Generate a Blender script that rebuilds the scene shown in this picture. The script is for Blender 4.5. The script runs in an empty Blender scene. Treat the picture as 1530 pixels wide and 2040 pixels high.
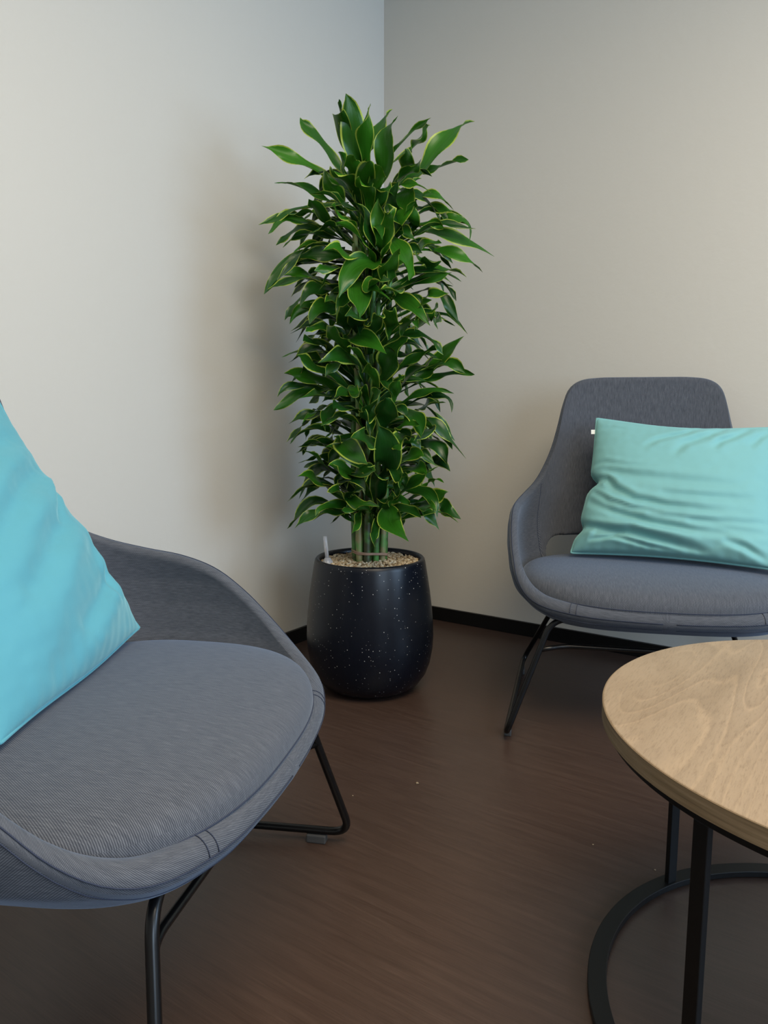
import bpy, bmesh, math, random
from mathutils import Vector, Matrix, noise
from mathutils.geometry import interpolate_bezier

C = bpy.context.scene.collection
SC = bpy.context.scene

# ------------------------------------------------------------------ camera
EYE = Vector((0, 0, 0.9)); PITCH = math.radians(7.8); FPX = 1500.0
cd = bpy.data.cameras.new('camera'); cam = bpy.data.objects.new('camera', cd); C.objects.link(cam)
cam.location = EYE; cam.rotation_euler = (math.radians(90) - PITCH, 0, 0)
cd.sensor_fit = 'VERTICAL'; cd.sensor_height = 36; cd.lens = FPX / 2040 * 36; cd.clip_start = 0.02
SC.camera = cam

# the room is turned against the camera: E1 runs along the right wall, E2 along the left wall
CORNER = Vector((0, 3.32, 0))
E1 = Vector((0.8209, -0.5711, 0)).normalized()
E2 = Vector((-0.5711, -0.8209, 0)).normalized()
L1, L2, HT = 4.4, 5.4, 2.7
def room(a, b, z=0): return CORNER + E1 * a + E2 * b + Vector((0, 0, z))

# ------------------------------------------------------------------ light
w = bpy.data.worlds.new('world'); SC.world = w; w.use_nodes = True
w.node_tree.nodes['Background'].inputs[0].default_value = (0.55, 0.72, 1.0, 1)
w.node_tree.nodes['Background'].inputs[1].default_value = 1.0
def area(name, loc, direction, sx, sy, power, col, spread=180):
    l = bpy.data.lights.new(name, 'AREA'); l.shape = 'RECTANGLE'; l.size = sx; l.size_y = sy
    l.energy = power; l.color = col; l.spread = math.radians(spread)
    o = bpy.data.objects.new(name, l); C.objects.link(o); o.location = loc
    o.rotation_euler = direction.to_track_quat('-Z', 'Y').to_euler()
    return o
area('window_daylight', room(L1 - 0.06, 0.75, 1.45), -E1, 1.15, 1.5, 60, (0.50, 0.72, 1.0))
area('window_daylight', room(L1 - 0.06, 3.1, 1.45), -E1, 1.5, 1.5, 58, (0.62, 0.80, 1.0))
area('ceiling_panel_light', room(2.3, 2.2, HT - 0.03), Vector((0, 0, -1)), 1.6, 1.6, 92, (1.0, 0.84, 0.62))
SC.view_settings.view_transform = 'Standard'; SC.view_settings.look = 'None'
SC.view_settings.gamma = 1; SC.view_settings.use_curve_mapping = False
SC.view_settings.exposure = 0.0

# ------------------------------------------------------------------ materials
def newmat(name, col=(0.5,)*3, rough=0.6, metal=0.0, spec=0.5):
    m = bpy.data.materials.new(name); m.use_nodes = True
    p = m.node_tree.nodes['Principled BSDF']
    p.inputs['Base Color'].default_value = (*col, 1); p.inputs['Roughness'].default_value = rough
    p.inputs['Metallic'].default_value = metal; p.inputs['Specular IOR Level'].default_value = spec
    return m, m.node_tree, p
def nd(t, kind, **kw):
    n = t.nodes.new(kind)
    for k, v in kw.items():
        if k in n.inputs: n.inputs[k].default_value = v
        else: setattr(n, k, v)
    return n
def mapped(t, src, scale=(1, 1, 1), rot=(0, 0, 0)):
    tc = nd(t, 'ShaderNodeTexCoord'); mp = nd(t, 'ShaderNodeMapping')
    mp.inputs['Scale'].default_value = scale; mp.inputs['Rotation'].default_value = rot
    t.links.new(tc.outputs[src], mp.inputs['Vector']); return mp.outputs['Vector']
def ramp(t, fac, stops):
    r = nd(t, 'ShaderNodeValToRGB'); e = r.color_ramp.elements
    while len(e) < len(stops): e.new(0.5)
    for i, (p, c) in enumerate(stops): e[i].position = p; e[i].color = (*c, 1)
    t.links.new(fac, r.inputs['Fac']); return r.outputs['Color']
def mixc(t, fac, a, b, mode='MIX'):
    m = nd(t, 'ShaderNodeMix', data_type='RGBA', blend_type=mode)
    for idx, v in ((0, fac), (6, a), (7, b)):
        if isinstance(v, (int, float)): m.inputs[idx].default_value = v
        elif isinstance(v, tuple): m.inputs[idx].default_value = (*v, 1)
        else: t.links.new(v, m.inputs[idx])
    return m.outputs[2]
def math_(t, op, a, b=0.0, c=0.0):
    m = nd(t, 'ShaderNodeMath', operation=op)
    for i, v in enumerate((a, b, c)):
        if isinstance(v, (int, float)): m.inputs[i].default_value = v
        else: t.links.new(v, m.inputs[i])
    return m.outputs[0]
def bump(t, p, h, strength, dist=0.001):
    b = nd(t, 'ShaderNodeBump'); b.inputs['Strength'].default_value = strength; b.inputs['Distance'].default_value = dist
    t.links.new(h, b.inputs['Height']); t.links.new(b.outputs['Normal'], p.inputs['Normal'])

def wall_mat():
    m, t, p = newmat('painted_wall', (0.60, 0.575, 0.525), 0.62, spec=0.3)
    v = mapped(t, 'Object')
    n = nd(t, 'ShaderNodeTexNoise', Scale=45.0, Detail=5.0, Roughness=0.6); t.links.new(v, n.inputs['Vector'])
    n2 = nd(t, 'ShaderNodeTexNoise', Scale=1.3, Detail=3.0); t.links.new(v, n2.inputs['Vector'])
    c = mixc(t, n2.outputs['Fac'], (0.535, 0.513, 0.462), (0.56, 0.537, 0.487))
    t.links.new(c, p.inputs['Base Color']); bump(t, p, n.outputs['Fac'], 0.35, 0.0015)
    return m
def floor_mat():
    m, t, p = newmat('dark_wood_laminate', (0.05, 0.03, 0.022), 0.33, spec=0.45)
    ang = math.atan2(E1.y, E1.x)
    v = mapped(t, 'Object', (1, 1, 1), (0, 0, -ang))
    sp = nd(t, 'ShaderNodeMapping'); sp.inputs['Scale'].default_value = (3.0, 42.0, 1); t.links.new(v, sp.inputs['Vector'])
    g = nd(t, 'ShaderNodeTexNoise', Scale=1.6, Detail=7.0, Roughness=0.62, Distortion=0.6); t.links.new(sp.outputs[0], g.inputs['Vector'])
    s2 = nd(t, 'ShaderNodeMapping'); s2.inputs['Scale'].default_value = (9.0, 300.0, 1); t.links.new(v, s2.inputs['Vector'])
    f = nd(t, 'ShaderNodeTexNoise', Scale=1.5, Detail=4.0); t.links.new(s2.outputs[0], f.inputs['Vector'])
    big = nd(t, 'ShaderNodeTexNoise', Scale=1.1, Detail=2.0); t.links.new(v, big.inputs['Vector'])
    c = ramp(t, g.outputs['Fac'], [(0.22, (0.045, 0.0265, 0.020)), (0.5, (0.056, 0.034, 0.0255)), (0.8, (0.071, 0.044, 0.033))])
    c2 = ramp(t, f.outputs['Fac'], [(0.3, (0.82, 0.82, 0.82)), (0.7, (1.1, 1.1, 1.1))])
    c = mixc(t, 1.0, c, c2, 'MULTIPLY')
    c3 = ramp(t, big.outputs['Fac'], [(0.3, (0.88, 0.88, 0.9)), (0.7, (1.1, 1.08, 1.05))])
    c = mixc(t, 1.0, c, c3, 'MULTIPLY')
    t.links.new(c, p.inputs['Base Color'])
    t.links.new(math_(t, 'MULTIPLY_ADD', g.outputs['Fac'], 0.14, 0.30), p.inputs['Roughness'])
    bump(t, p, f.outputs['Fac'], 0.25, 0.0006)
    return m
def fabric_mat():
    m, t, p = newmat('grey_woven_fabric', (0.13, 0.145, 0.175), 0.85, spec=0.2)
    tc = nd(t, 'ShaderNodeTexCoord'); uv = tc.outputs['UV']      # uv is in metres, v runs along the flecks
    def mp(s, r=0):
        a = nd(t, 'ShaderNodeMapping'); a.inputs['Scale'].default_value = s; a.inputs['Rotation'].default_value = (0, 0, r)
        t.links.new(uv, a.inputs['Vector']); return a.outputs[0]
    fl = nd(t, 'ShaderNodeTexNoise', Scale=1.0, Detail=3.0, Roughness=0.7); t.links.new(mp((620, 45, 1)), fl.inputs['Vector'])
    fl2 = nd(t, 'ShaderNodeTexNoise', Scale=1.0, Detail=2.0); t.links.new(mp((260, 28, 1)), fl2.inputs['Vector'])
    wv = nd(t, 'ShaderNodeTexWave', Scale=1.0, Distortion=0.6, Detail=1.0); wv.inputs['Detail Scale'].default_value = 0.6
    wv.bands_direction = 'X'; t.links.new(mp((125, 125, 1), math.radians(32)), wv.inputs['Vector'])
    a = math_(t, 'MULTIPLY_ADD', fl.outputs['Fac'], 0.50, -0.03)
    b = math_(t, 'MULTIPLY_ADD', fl2.outputs['Fac'], 0.20, a)
    c = math_(t, 'MULTIPLY_ADD', wv.outputs['Fac'], 0.34, b)
    col = ramp(t, c, [(0.24, (0.026, 0.030, 0.040)), (0.50, (0.060, 0.0655, 0.079)), (0.76, (0.135, 0.142, 0.160))])
    t.links.new(col, p.inputs['Base Color'])
    p.inputs['Sheen Weight'].default_value = 0.25; p.inputs['Sheen Roughness'].default_value = 0.45
    p.inputs['Sheen Tint'].default_value = (0.6, 0.75, 1.0, 1)
    bump(t, p, c, 0.5, 0.0006)
    return m
def velvet_mat(name, col, tint):
    m, t, p = newmat(name, col, 0.8, spec=0.15)
    v = mapped(t, 'Object')
    n = nd(t, 'ShaderNodeTexNoise', Scale=260.0, Detail=3.0); t.links.new(v, n.inputs['Vector'])
    n2 = nd(t, 'ShaderNodeTexNoise', Scale=7.0, Detail=3.0); t.links.new(v, n2.inputs['Vector'])
    c = mixc(t, n2.outputs['Fac'], tuple(x * 0.93 for x in col), tuple(min(1, x * 1.07) for x in col))
    t.links.new(c, p.inputs['Base Color'])
    p.inputs['Sheen Weight'].default_value = 0.5; p.inputs['Sheen Roughness'].default_value = 0.4
    p.inputs['Sheen Tint'].default_value = (*tint, 1)
    bump(t, p, n.outputs['Fac'], 0.25, 0.0006)
    return m
def oak_mat():
    m, t, p = newmat('light_oak_laminate', (0.3, 0.21, 0.13), 0.45, spec=0.35)
    v = mapped(t, 'Object', (1, 1, 1), (0, 0, math.radians(-57)))
    def sc(x, y): 
        a = nd(t, 'ShaderNodeMapping'); a.inputs['Scale'].default_value = (x, y, 1); t.links.new(v, a.inputs['Vector']); return a.outputs[0]
    n = nd(t, 'ShaderNodeTexNoise', Scale=1.0, Detail=2.0, Roughness=0.45, Distortion=0.35); t.links.new(sc(0.9, 4.4), n.inputs['Vector'])
    jit = nd(t, 'ShaderNodeTexNoise', Scale=1.0, Detail=3.0, Roughness=0.7); t.links.new(sc(60, 160), jit.inputs['Vector'])
    ph = math_(t, 'MULTIPLY_ADD', jit.outputs['Fac'], 0.25, math_(t, 'MULTIPLY', n.outputs['Fac'], 34.0))
    rr = math_(t, 'FRACT', ph)
    f = nd(t, 'ShaderNodeTexNoise', Scale=1.0, Detail=4.0, Roughness=0.7, Distortion=0.3); t.links.new(sc(55, 420), f.inputs['Vector'])
    b = nd(t, 'ShaderNodeTexNoise', Scale=1.0, Detail=3.0); t.links.new(sc(2.5, 9), b.inputs['Vector'])
    msk = nd(t, 'ShaderNodeTexNoise', Scale=1.0, Detail=1.0); t.links.new(sc(3, 6), msk.inputs['Vector'])
    c = ramp(t, b.outputs['Fac'], [(0.32, (0.225, 0.163, 0.104)), (0.5, (0.272, 0.202, 0.134)), (0.7, (0.245, 0.182, 0.122))])
    ring = ramp(t, rr, [(0.0, (0.88, 0.87, 0.86)), (0.25, (0.97, 0.97, 0.97)), (0.72, (1.0, 1.0, 1.0)), (0.86, (1.15, 1.14, 1.12)), (1.0, (0.88, 0.87, 0.86))])
    mf = ramp(t, msk.outputs['Fac'], [(0.38, (0.15, 0.15, 0.15)), (0.6, (1, 1, 1))])
    c = mixc(t, 1.0, c, mixc(t, mf, (1.0, 1.0, 1.0), ring), 'MULTIPLY')
    c3 = ramp(t, f.outputs['Fac'], [(0.33, (0.80, 0.78, 0.76)), (0.48, (1.0, 1.0, 1.0)), (0.7, (1.07, 1.07, 1.07))])
    c = mixc(t, 1.0, c, c3, 'MULTIPLY')
    t.links.new(c, p.inputs['Base Color']); bump(t, p, f.outputs['Fac'], 0.25, 0.0004)
    return m
def edge_mat():
    m, t, p = newmat('oak_edge_band', (0.3, 0.21, 0.13), 0.45, spec=0.35)
    v = mapped(t, 'Object', (7, 7, 260))
    f = nd(t, 'ShaderNodeTexNoise', Scale=1.0, Detail=5.0, Roughness=0.65); t.links.new(v, f.inputs['Vector'])
    c = ramp(t, f.outputs['Fac'], [(0.3, (0.14, 0.098, 0.056)), (0.5, (0.215, 0.153, 0.09)), (0.7, (0.275, 0.205, 0.13))])
    t.links.new(c, p.inputs['Base Color']); return m
def pot_mat():
    m, t, p = newmat('black_speckled_terrazzo', (0.009, 0.010, 0.013), 0.36, spec=0.3)
    v = mapped(t, 'Object')
    vo = nd(t, 'ShaderNodeTexVoronoi', Scale=155.0, Randomness=1.0); t.links.new(v, vo.inputs['Vector'])
    sz = nd(t, 'ShaderNodeSeparateColor'); t.links.new(vo.outputs['Color'], sz.inputs[0])
    thr = math_(t, 'MULTIPLY', math_(t, 'POWER', sz.outputs[0], 2.6), 0.22)
    patch = nd(t, 'ShaderNodeTexNoise', Scale=9.0, Detail=2.0); t.links.new(v, patch.inputs['Vector'])
    on = math_(t, 'GREATER_THAN', math_(t, 'ADD', sz.outputs[1], math_(t, 'MULTIPLY', patch.outputs['Fac'], 1.3)), 1.02)
    d = math_(t, 'MULTIPLY', math_(t, 'LESS_THAN', vo.outputs['Distance'], thr), on)
    c = mixc(t, d, (0.0028, 0.0042, 0.0085), (0.42, 0.42, 0.40))
    t.links.new(c, p.inputs['Base Color'])
    n = nd(t, 'ShaderNodeTexNoise', Scale=30.0, Detail=4.0); t.links.new(v, n.inputs['Vector'])
    t.links.new(math_(t, 'MULTIPLY_ADD', n.outputs['Fac'], 0.10, 0.27), p.inputs['Roughness'])
    bump(t, p, n.outputs['Fac'], 0.12, 0.001)
    return m
def leaf_mat():
    m, t, p = newmat('green_leaf_yellow_margin', (0.03, 0.12, 0.02), 0.31, spec=0.45)
    tc = nd(t, 'ShaderNodeTexCoord'); s = nd(t, 'ShaderNodeSeparateXYZ'); t.links.new(tc.outputs['UV'], s.inputs[0])
    across = math_(t, 'ABSOLUTE', math_(t, 'MULTIPLY_ADD', s.outputs[0], 2.0, -1.0))      # 0 midrib .. 1 margin
    mp = nd(t, 'ShaderNodeMapping'); mp.inputs['Scale'].default_value = (26, 1.2, 1); t.links.new(tc.outputs['UV'], mp.inputs['Vector'])
    st = nd(t, 'ShaderNodeTexNoise', Scale=1.0, Detail=2.0); t.links.new(mp.outputs[0], st.inputs['Vector'])
    at = nd(t, 'ShaderNodeAttribute', attribute_name='tone')
    sc = nd(t, 'ShaderNodeSeparateColor'); t.links.new(at.outputs['Color'], sc.inputs[0])
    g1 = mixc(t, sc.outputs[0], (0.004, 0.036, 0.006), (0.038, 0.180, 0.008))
    g2 = mixc(t, st.outputs['Fac'], (0.42, 0.50, 0.5), (1.65, 1.55, 1.4))
    g = mixc(t, 1.0, g1, g2, 'MULTIPLY')
    edge = math_(t, 'ADD', across, math_(t, 'MULTIPLY_ADD', st.outputs['Fac'], 0.12, -0.06))
    th = math_(t, 'MULTIPLY_ADD', sc.outputs[1], -0.17, 0.945)
    k = math_(t, 'MULTIPLY', math_(t, 'SUBTRACT', edge, th), 16.0); k = nd(t, 'ShaderNodeClamp').inputs and k
    cl = nd(t, 'ShaderNodeClamp'); t.links.new(k, cl.inputs[0])
    c = mixc(t, cl.outputs[0], g, (0.36, 0.46, 0.065))
    t.links.new(c, p.inputs['Base Color'])
    rib = math_(t, 'ADD', st.outputs['Fac'], math_(t, 'LESS_THAN', across, 0.05))
    bump(t, p, rib, 0.35, 0.0015)
    tr = nd(t, 'ShaderNodeBsdfTranslucent'); t.links.new(c, tr.inputs['Color'])
    mx = nd(t, 'ShaderNodeMixShader'); mx.inputs[0].default_value = 0.16
    t.links.new(p.outputs[0], mx.inputs[1]); t.links.new(tr.outputs[0], mx.inputs[2])
    t.links.new(mx.outputs[0], t.nodes['Material Output'].inputs['Surface'])
    return m
def cane_mat():
    m, t, p = newmat('green_brown_cane', (0.08, 0.13, 0.05), 0.5)
    tc = nd(t, 'ShaderNodeTexCoord'); v = tc.outputs['Object']
    n = nd(t, 'ShaderNodeTexNoise', Scale=22.0, Detail=4.0); t.links.new(v, n.inputs['Vector'])
    oi = nd(t, 'ShaderNodeObjectInfo')
    f = math_(t, 'ADD', n.outputs['Fac'], math_(t, 'MULTIPLY_ADD', oi.outputs['Random'], 0.5, -0.25))
    c = ramp(t, f, [(0.3, (0.04, 0.045, 0.016)), (0.48, (0.06, 0.19, 0.035)), (0.62, (0.10, 0.27, 0.06)), (0.8, (0.24, 0.21, 0.09))])
    t.links.new(c, p.inputs['Base Color']); bump(t, p, n.outputs['Fac'], 0.4, 0.001)
    return m
def gravel_mat():
    m, t, p = newmat('beige_gravel', (0.4, 0.32, 0.22), 0.75)
    g = nd(t, 'ShaderNodeNewGeometry')
    c = ramp(t, g.outputs['Random Per Island'], [(0.0, (0.20, 0.125, 0.06)), (0.3, (0.38, 0.26, 0.135)), (0.55, (0.52, 0.40, 0.24)), (0.8, (0.40, 0.32, 0.22)), (1.0, (0.64, 0.56, 0.40))])
    t.links.new(c, p.inputs['Base Color']); return m

M = dict(wall=wall_mat(), floor=floor_mat(), fabric=fabric_mat(),
         aqua=velvet_mat('aqua_velvet', (0.175, 0.385, 0.385), (0.6, 1.0, 0.95)),
         aqua2=velvet_mat('turquoise_velvet', (0.085, 0.29, 0.36), (0.55, 0.95, 1.0)),
         oak=oak_mat(), edge=edge_mat(), pot=pot_mat(), leaf=leaf_mat(), cane=cane_mat(), gravel=gravel_mat(),
         black=newmat('black_powder_coat', (0.003, 0.003, 0.0035), 0.3, spec=0.35)[0],
         tblack=newmat('matte_black_steel', (0.003, 0.003, 0.0032), 0.45, spec=0.28)[0],
         seam=newmat('dark_seam_thread', (0.035, 0.042, 0.065), 0.9, spec=0.1)[0],
         skirt=newmat('black_skirting', (0.0035, 0.0035, 0.0035), 0.4, spec=0.3)[0],
         ceil=newmat('white_ceiling', (0.75, 0.74, 0.70), 0.8)[0],
         white=newmat('white_label', (0.75, 0.78, 0.76), 0.6)[0],
         tie=newmat('brown_raffia_tie', (0.30, 0.19, 0.13), 0.7)[0],
         soil=newmat('dark_soil', (0.02, 0.013, 0.008), 0.9)[0],
         rubber=newmat('grey_plastic_glider', (0.05, 0.05, 0.05), 0.5)[0],
         sill=newmat('white_window_frame', (0.7, 0.7, 0.7), 0.4)[0],
         crumb=newmat('pale_crumb', (0.26, 0.20, 0.13), 0.8)[0])
gm, gt, gp = newmat('clear_plastic', (0.93, 0.93, 0.96), 0.06); gp.inputs['Transmission Weight'].default_value = 0.72; gp.inputs['IOR'].default_value = 1.35
M['clear'] = gm
gm, gt, gp = newmat('window_glass', (0.9, 0.95, 1.0), 0.02); gp.inputs['Transmission Weight'].default_value = 1.0; gp.inputs['IOR'].default_value = 1.45
M['glass'] = gm

# ------------------------------------------------------------------ helpers
def obj(name, bm, mat, parent=None, smooth=True, mods=()):
    me = bpy.data.meshes.new(name)
    if smooth:
        for f in bm.faces: f.smooth = True
    bm.to_mesh(me); bm.free(); me.materials.append(mat)
    o = bpy.data.objects.new(name, me); C.objects.link(o); o.parent = parent
    for k, kw in mods:
        md = o.modifiers.new(k.lower(), k)
        for a, v in kw.items(): setattr(md, a, v)
    return o
def tag(o, label=None, cat=None, group=None, kind=None):
    if label: o['label'] = label
    if cat: o['category'] = cat
    if group: o['group'] = group
    if kind: o['kind'] = kind
    return o
def empty(name, loc, rz=0):
    o = bpy.data.objects.new(name, None); C.objects.link(o); o.location = loc; o.rotation_euler = (0, 0, rz)
    o.empty_display_size = 0.1; return o
def copy_tree(o, parent=None):
    c = o.copy(); C.objects.link(c); c.parent = parent
    for ch in list(o.children): copy_tree(ch, c)
    return c
def add_box(bm, c, s, mat=None):
    r = bmesh.ops.create_cube(bm, size=1)
    for v in r['verts']:
        v.co = Vector((v.co.x * s[0], v.co.y * s[1], v.co.z * s[2]))
        if mat: v.co = mat @ v.co
        v.co += Vector(c)
    return r['verts']
def add_tube(bm, pts, r, n=12, closed=False, caps=True):
    pts = [Vector(p) for p in pts]; N = len(pts); rings = []
    T = []
    for i in range(N):
        a = pts[(i - 1) % N] if closed or i > 0 else pts[i]; b = pts[(i + 1) % N] if closed or i < N - 1 else pts[i]
        T.append((b - a).normalized())
    up = Vector((0, 0, 1)) if abs(T[0].z) < 0.9 else Vector((1, 0, 0))
    nrm = (up - T[0] * up.dot(T[0])).normalized()
    for i in range(N):
        nrm = (nrm - T[i] * nrm.dot(T[i])).normalized(); bi = T[i].cross(nrm)
        rr = r[i] if isinstance(r, (list, tuple)) else r
        rings.append([bm.verts.new(pts[i] + nrm * (rr * math.cos(2 * math.pi * k / n)) + bi * (rr * math.sin(2 * math.pi * k / n))) for k in range(n)])
    for i in range(N if closed else N - 1):
        A, B = rings[i], rings[(i + 1) % N]
        for k in range(n): bm.faces.new((A[k], A[(k + 1) % n], B[(k + 1) % n], B[k]))
    if caps and not closed:
        bm.faces.new(rings[0][::-1]); bm.faces.new(rings[-1])
def fillet(pts, rad, n=7):
    pts = [Vector(p) for p in pts]; out = [pts[0]]
    for i in range(1, len(pts) - 1):
        p = pts[i]; a = (pts[i - 1] - p); b = (pts[i + 1] - p)
        d = min(rad, a.length * 0.45, b.length * 0.45)
        s = p + a.normalized() * d; e = p + b.normalized() * d
        for k in range(n + 1):
            q = k / n; out.append(s * (1 - q) ** 2 + p * 2 * q * (1 - q) + e * q * q)
    out.append(pts[-1]); return out
def add_lathe(bm, prof, n=96, close=False):
    rings = []
    for r, z in prof:
        if r < 1e-5: rings.append([bm.verts.new((0, 0, z))])
        else: rings.append([bm.verts.new((r * math.cos(2 * math.pi * k / n), r * math.sin(2 * math.pi * k / n), z)) for k in range(n)])
    m = len(rings)
    for i in range(m if close else m - 1):
        A, B = rings[i], rings[(i + 1) % m]
        for k in range(n):
            k2 = (k + 1) % n
            if len(A) == 1 and len(B) == 1: continue
            if len(A) == 1: bm.faces.new((A[0], B[k2], B[k]))
            elif len(B) == 1: bm.faces.new((A[k], A[k2], B[0]))
            else: bm.faces.new((A[k], A[k2], B[k2], B[k]))
    bmesh.ops.recalc_face_normals(bm, faces=bm.faces)
def interp(tab, x):
    if x <= tab[0][0]: return tab[0][1]
    for (a, u), (b, v) in zip(tab, tab[1:]):
        if x <= b:
            s = (x - a) / (b - a); return u + (v - u) * s
    return tab[-1][1]
def catmull(P, t):          # t in 0..len(P)-1
    n = len(P); i = min(int(t), n - 2); f = t - i
    p0 = P[max(i - 1, 0)]; p1 = P[i]; p2 = P[i + 1]; p3 = P[min(i + 2, n - 1)]
    return 0.5 * ((2 * p1) + (p2 - p0) * f + (2 * p0 - 5 * p1 + 4 * p2 - p3) * f * f + (3 * p1 - p0 - 3 * p2 + p3) * f ** 3)
def resample(P, n):
    D = [catmull(P, (len(P) - 1) * i / 600) for i in range(601)]
    L = [0]
    for a, b in zip(D, D[1:]): L.append(L[-1] + (b - a).length)
    out = []; j = 0
    for k in range(n):
        s = L[-1] * k / (n - 1)
        while j < 599 and L[j + 1] < s: j += 1
        f = (s - L[j]) / max(L[j + 1] - L[j], 1e-9); out.append(D[j].lerp(D[j + 1], min(max(f, 0), 1)))
    return out
def quad_room(name, pts, mat, kind='structure'):
    bm = bmesh.new(); bm.faces.new([bm.verts.new(p) for p in pts])
    return bm
def slab(name, a0, a1, b0, b1, z0, z1, mat):
    bm = bmesh.new()
    vs = [bm.verts.new(room(a, b, z)) for z in (z0, z1) for a, b in ((a0, b0), (a1, b0), (a1, b1), (a0, b1))]
    for f in ((3, 2, 1, 0), (4, 5, 6, 7), (0, 1, 5, 4), (1, 2, 6, 5), (2, 3, 7, 6), (3, 0, 4, 7)): bm.faces.new([vs[i] for i in f])
    bmesh.ops.recalc_face_normals(bm, faces=bm.faces)
    return tag(obj(name, bm, mat, smooth=False), kind='structure')

# ------------------------------------------------------------------ the room
slab('floor', 0, L1, 0, L2, -0.08, 0, M['floor'])
slab('ceiling', 0, L1, 0, L2, HT, HT + 0.1, M['ceil'])
slab('wall_left', -0.12, 0, -0.12, L2, -0.08, HT + 0.1, M['wall'])
slab('wall_right', 0, L1, -0.12, 0, -0.08, HT + 0.1, M['wall'])
slab('wall_back', -0.12, L1, L2, L2 + 0.12, -0.08, HT + 0.1, M['wall'])
bm = bmesh.new()
def rbox(a0, a1, b0, b1, z0, z1):
    vs = [bm.verts.new(room(a, b, z)) for z in (z0, z1) for a, b in ((a0, b0), (a1, b0), (a1, b1), (a0, b1))]
    for f in ((3, 2, 1, 0), (4, 5, 6, 7), (0, 1, 5, 4), (1, 2, 6, 5), (2, 3, 7, 6), (3, 0, 4, 7)): bm.faces.new([vs[i] for i in f])
A, B = L1, L1 + 0.12
WIN = [(0.12, 1.38), (2.3, 3.9)]; Z0, Z1 = 0.66, 2.24
rbox(A, B, -0.12, L2, -0.08, Z0); rbox(A, B, -0.12, L2, Z1, HT + 0.1)
rbox(A, B, -0.12, WIN[0][0], Z0, Z1); rbox(A, B, WIN[0][1], WIN[1][0], Z0, Z1); rbox(A, B, WIN[1][1], L2, Z0, Z1)
bmesh.ops.recalc_face_normals(bm, faces=bm.faces)
tag(obj('wall_window_side', bm, M['wall'], smooth=False), kind='structure')
for k, (b0, b1) in enumerate(WIN):
    bm = bmesh.new(); t_ = 0.05
    rbox(A + .03, A + .08, b0, b0 + t_, Z0, Z1); rbox(A + .03, A + .08, b1 - t_, b1, Z0, Z1)
    rbox(A + .03, A + .08, b0 + t_, b1 - t_, Z0, Z0 + t_); rbox(A + .03, A + .08, b0 + t_, b1 - t_, Z1 - t_, Z1)
    rbox(A + .03, A + .08, (b0 + b1) / 2 - .02, (b0 + b1) / 2 + .02, Z0 + t_, Z1 - t_)
    bmesh.ops.recalc_face_normals(bm, faces=bm.faces)
    wo = tag(obj('window_%d' % (k + 1), bm, M['sill'], smooth=False), kind='structure')
    bm = bmesh.new(); rbox(A + .05, A + .056, b0 + t_, b1 - t_, Z0 + t_, Z1 - t_); bmesh.ops.recalc_face_normals(bm, faces=bm.faces)
    obj('pane', bm, M['glass'], wo, smooth=False)
slab('baseboard_left', 0, 0.012, 0.0, L2, 0.001, 0.056, M['skirt'])
slab('baseboard_right', 0.012, L1, 0, 0.012, 0.001, 0.056, M['skirt'])

# ------------------------------------------------------------------ lounge chair
SP = 3.2
TA = [(.345, .312), (.37, .352), (.40, .385), (.44, .400), (.50, .412), (.55, .415), (.62, .407), (.75, .402), (1.0, .40)]
TB = [(.345, .235), (.37, .272), (.40, .290), (.44, .305), (.50, .320), (.55, .330), (.62, .342), (.75, .365), (1.0, .398)]
TF = [(.345, .255), (.366, .285), (.40, .292), (1.0, .292)]
def plan(z, al):
    s, c = math.sin(al), math.cos(al); r = (abs(s) ** SP + abs(c) ** SP) ** (-1 / SP)
    return Vector((interp(TA, z) * s * r, (-interp(TB, z) if c > 0 else interp(TF, z)) * abs(c) * r, z))
RIM = [Vector(v) for v in ((0, -.395, .992), (.07, -.394, .992), (.14, -.391, .991), (.20, -.384, .983), (.237, -.375, .957), (.256, -.365, .905),
    (.270, -.35, .835), (.287, -.33, .765), (.311, -.303, .703), (.338, -.268, .654), (.369, -.215, .622), (.392, -.145, .601), (.400, -.07, .587),
    (.401, 0, .563), (.398, .06, .523), (.389, .115, .476), (.371, .163, .431), (.340, .205, .398), (.292, .240, .379), (.20, .269, .369), (.1, .281, .3655), (0, .285, .3645))]
NR, NW, NF = 96, 58, 9
rim = resample(RIM, NR)
alo = []
for j, R in enumerate(rim):
    best = min(range(721), key=lambda k: (plan(R.z, math.pi * k / 720).xy - R.xy).length)
    alo.append(math.pi * best / 720)
alo = [sum(alo[max(0, min(NR - 1, j + d))] for d in range(-3, 4)) / 7 for j in range(NR)]; alo[0] = 0; alo[-1] = math.pi
def shell_pt(j, w):
    R = rim[j]; z = .345 + (R.z - .345) * w
    q = plan(R.z, alo[j]); p = plan(z, alo[j])
    d = R - q; return p + Vector((d.x, d.y, 0)) * w ** 2
def build_shell_grid():
    cols = []
    for j in range(NR):
        col = []
        e = shell_pt(j, 0)
        for k in range(NF):
            s = k / NF; col.append(Vector((e.x * s, e.y * s, .338 + .007 * s ** 2)))
        for k in range(NW + 1): col.append(shell_pt(j, k / NW))
        cols.append(col)
    # soften the crease where the pan turns into the wall
    for it in range(6):
        for col in cols:
            o = [c.copy() for c in col]
            for k in range(NF - 3, min(NF + 12, len(col) - 1)): col[k] = o[k] * 0.5 + (o[k - 1] + o[k + 1]) * 0.25
    full = [[Vector((-c.x, c.y, c.z)) for c in cols[j]] for j in range(NR - 1, 0, -1)] + cols
    return full[:-1]       # the front centre column is shared by both ends
GR = build_shell_grid(); NC = len(GR); JC = NR - 1     # column JC = back centre
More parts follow.
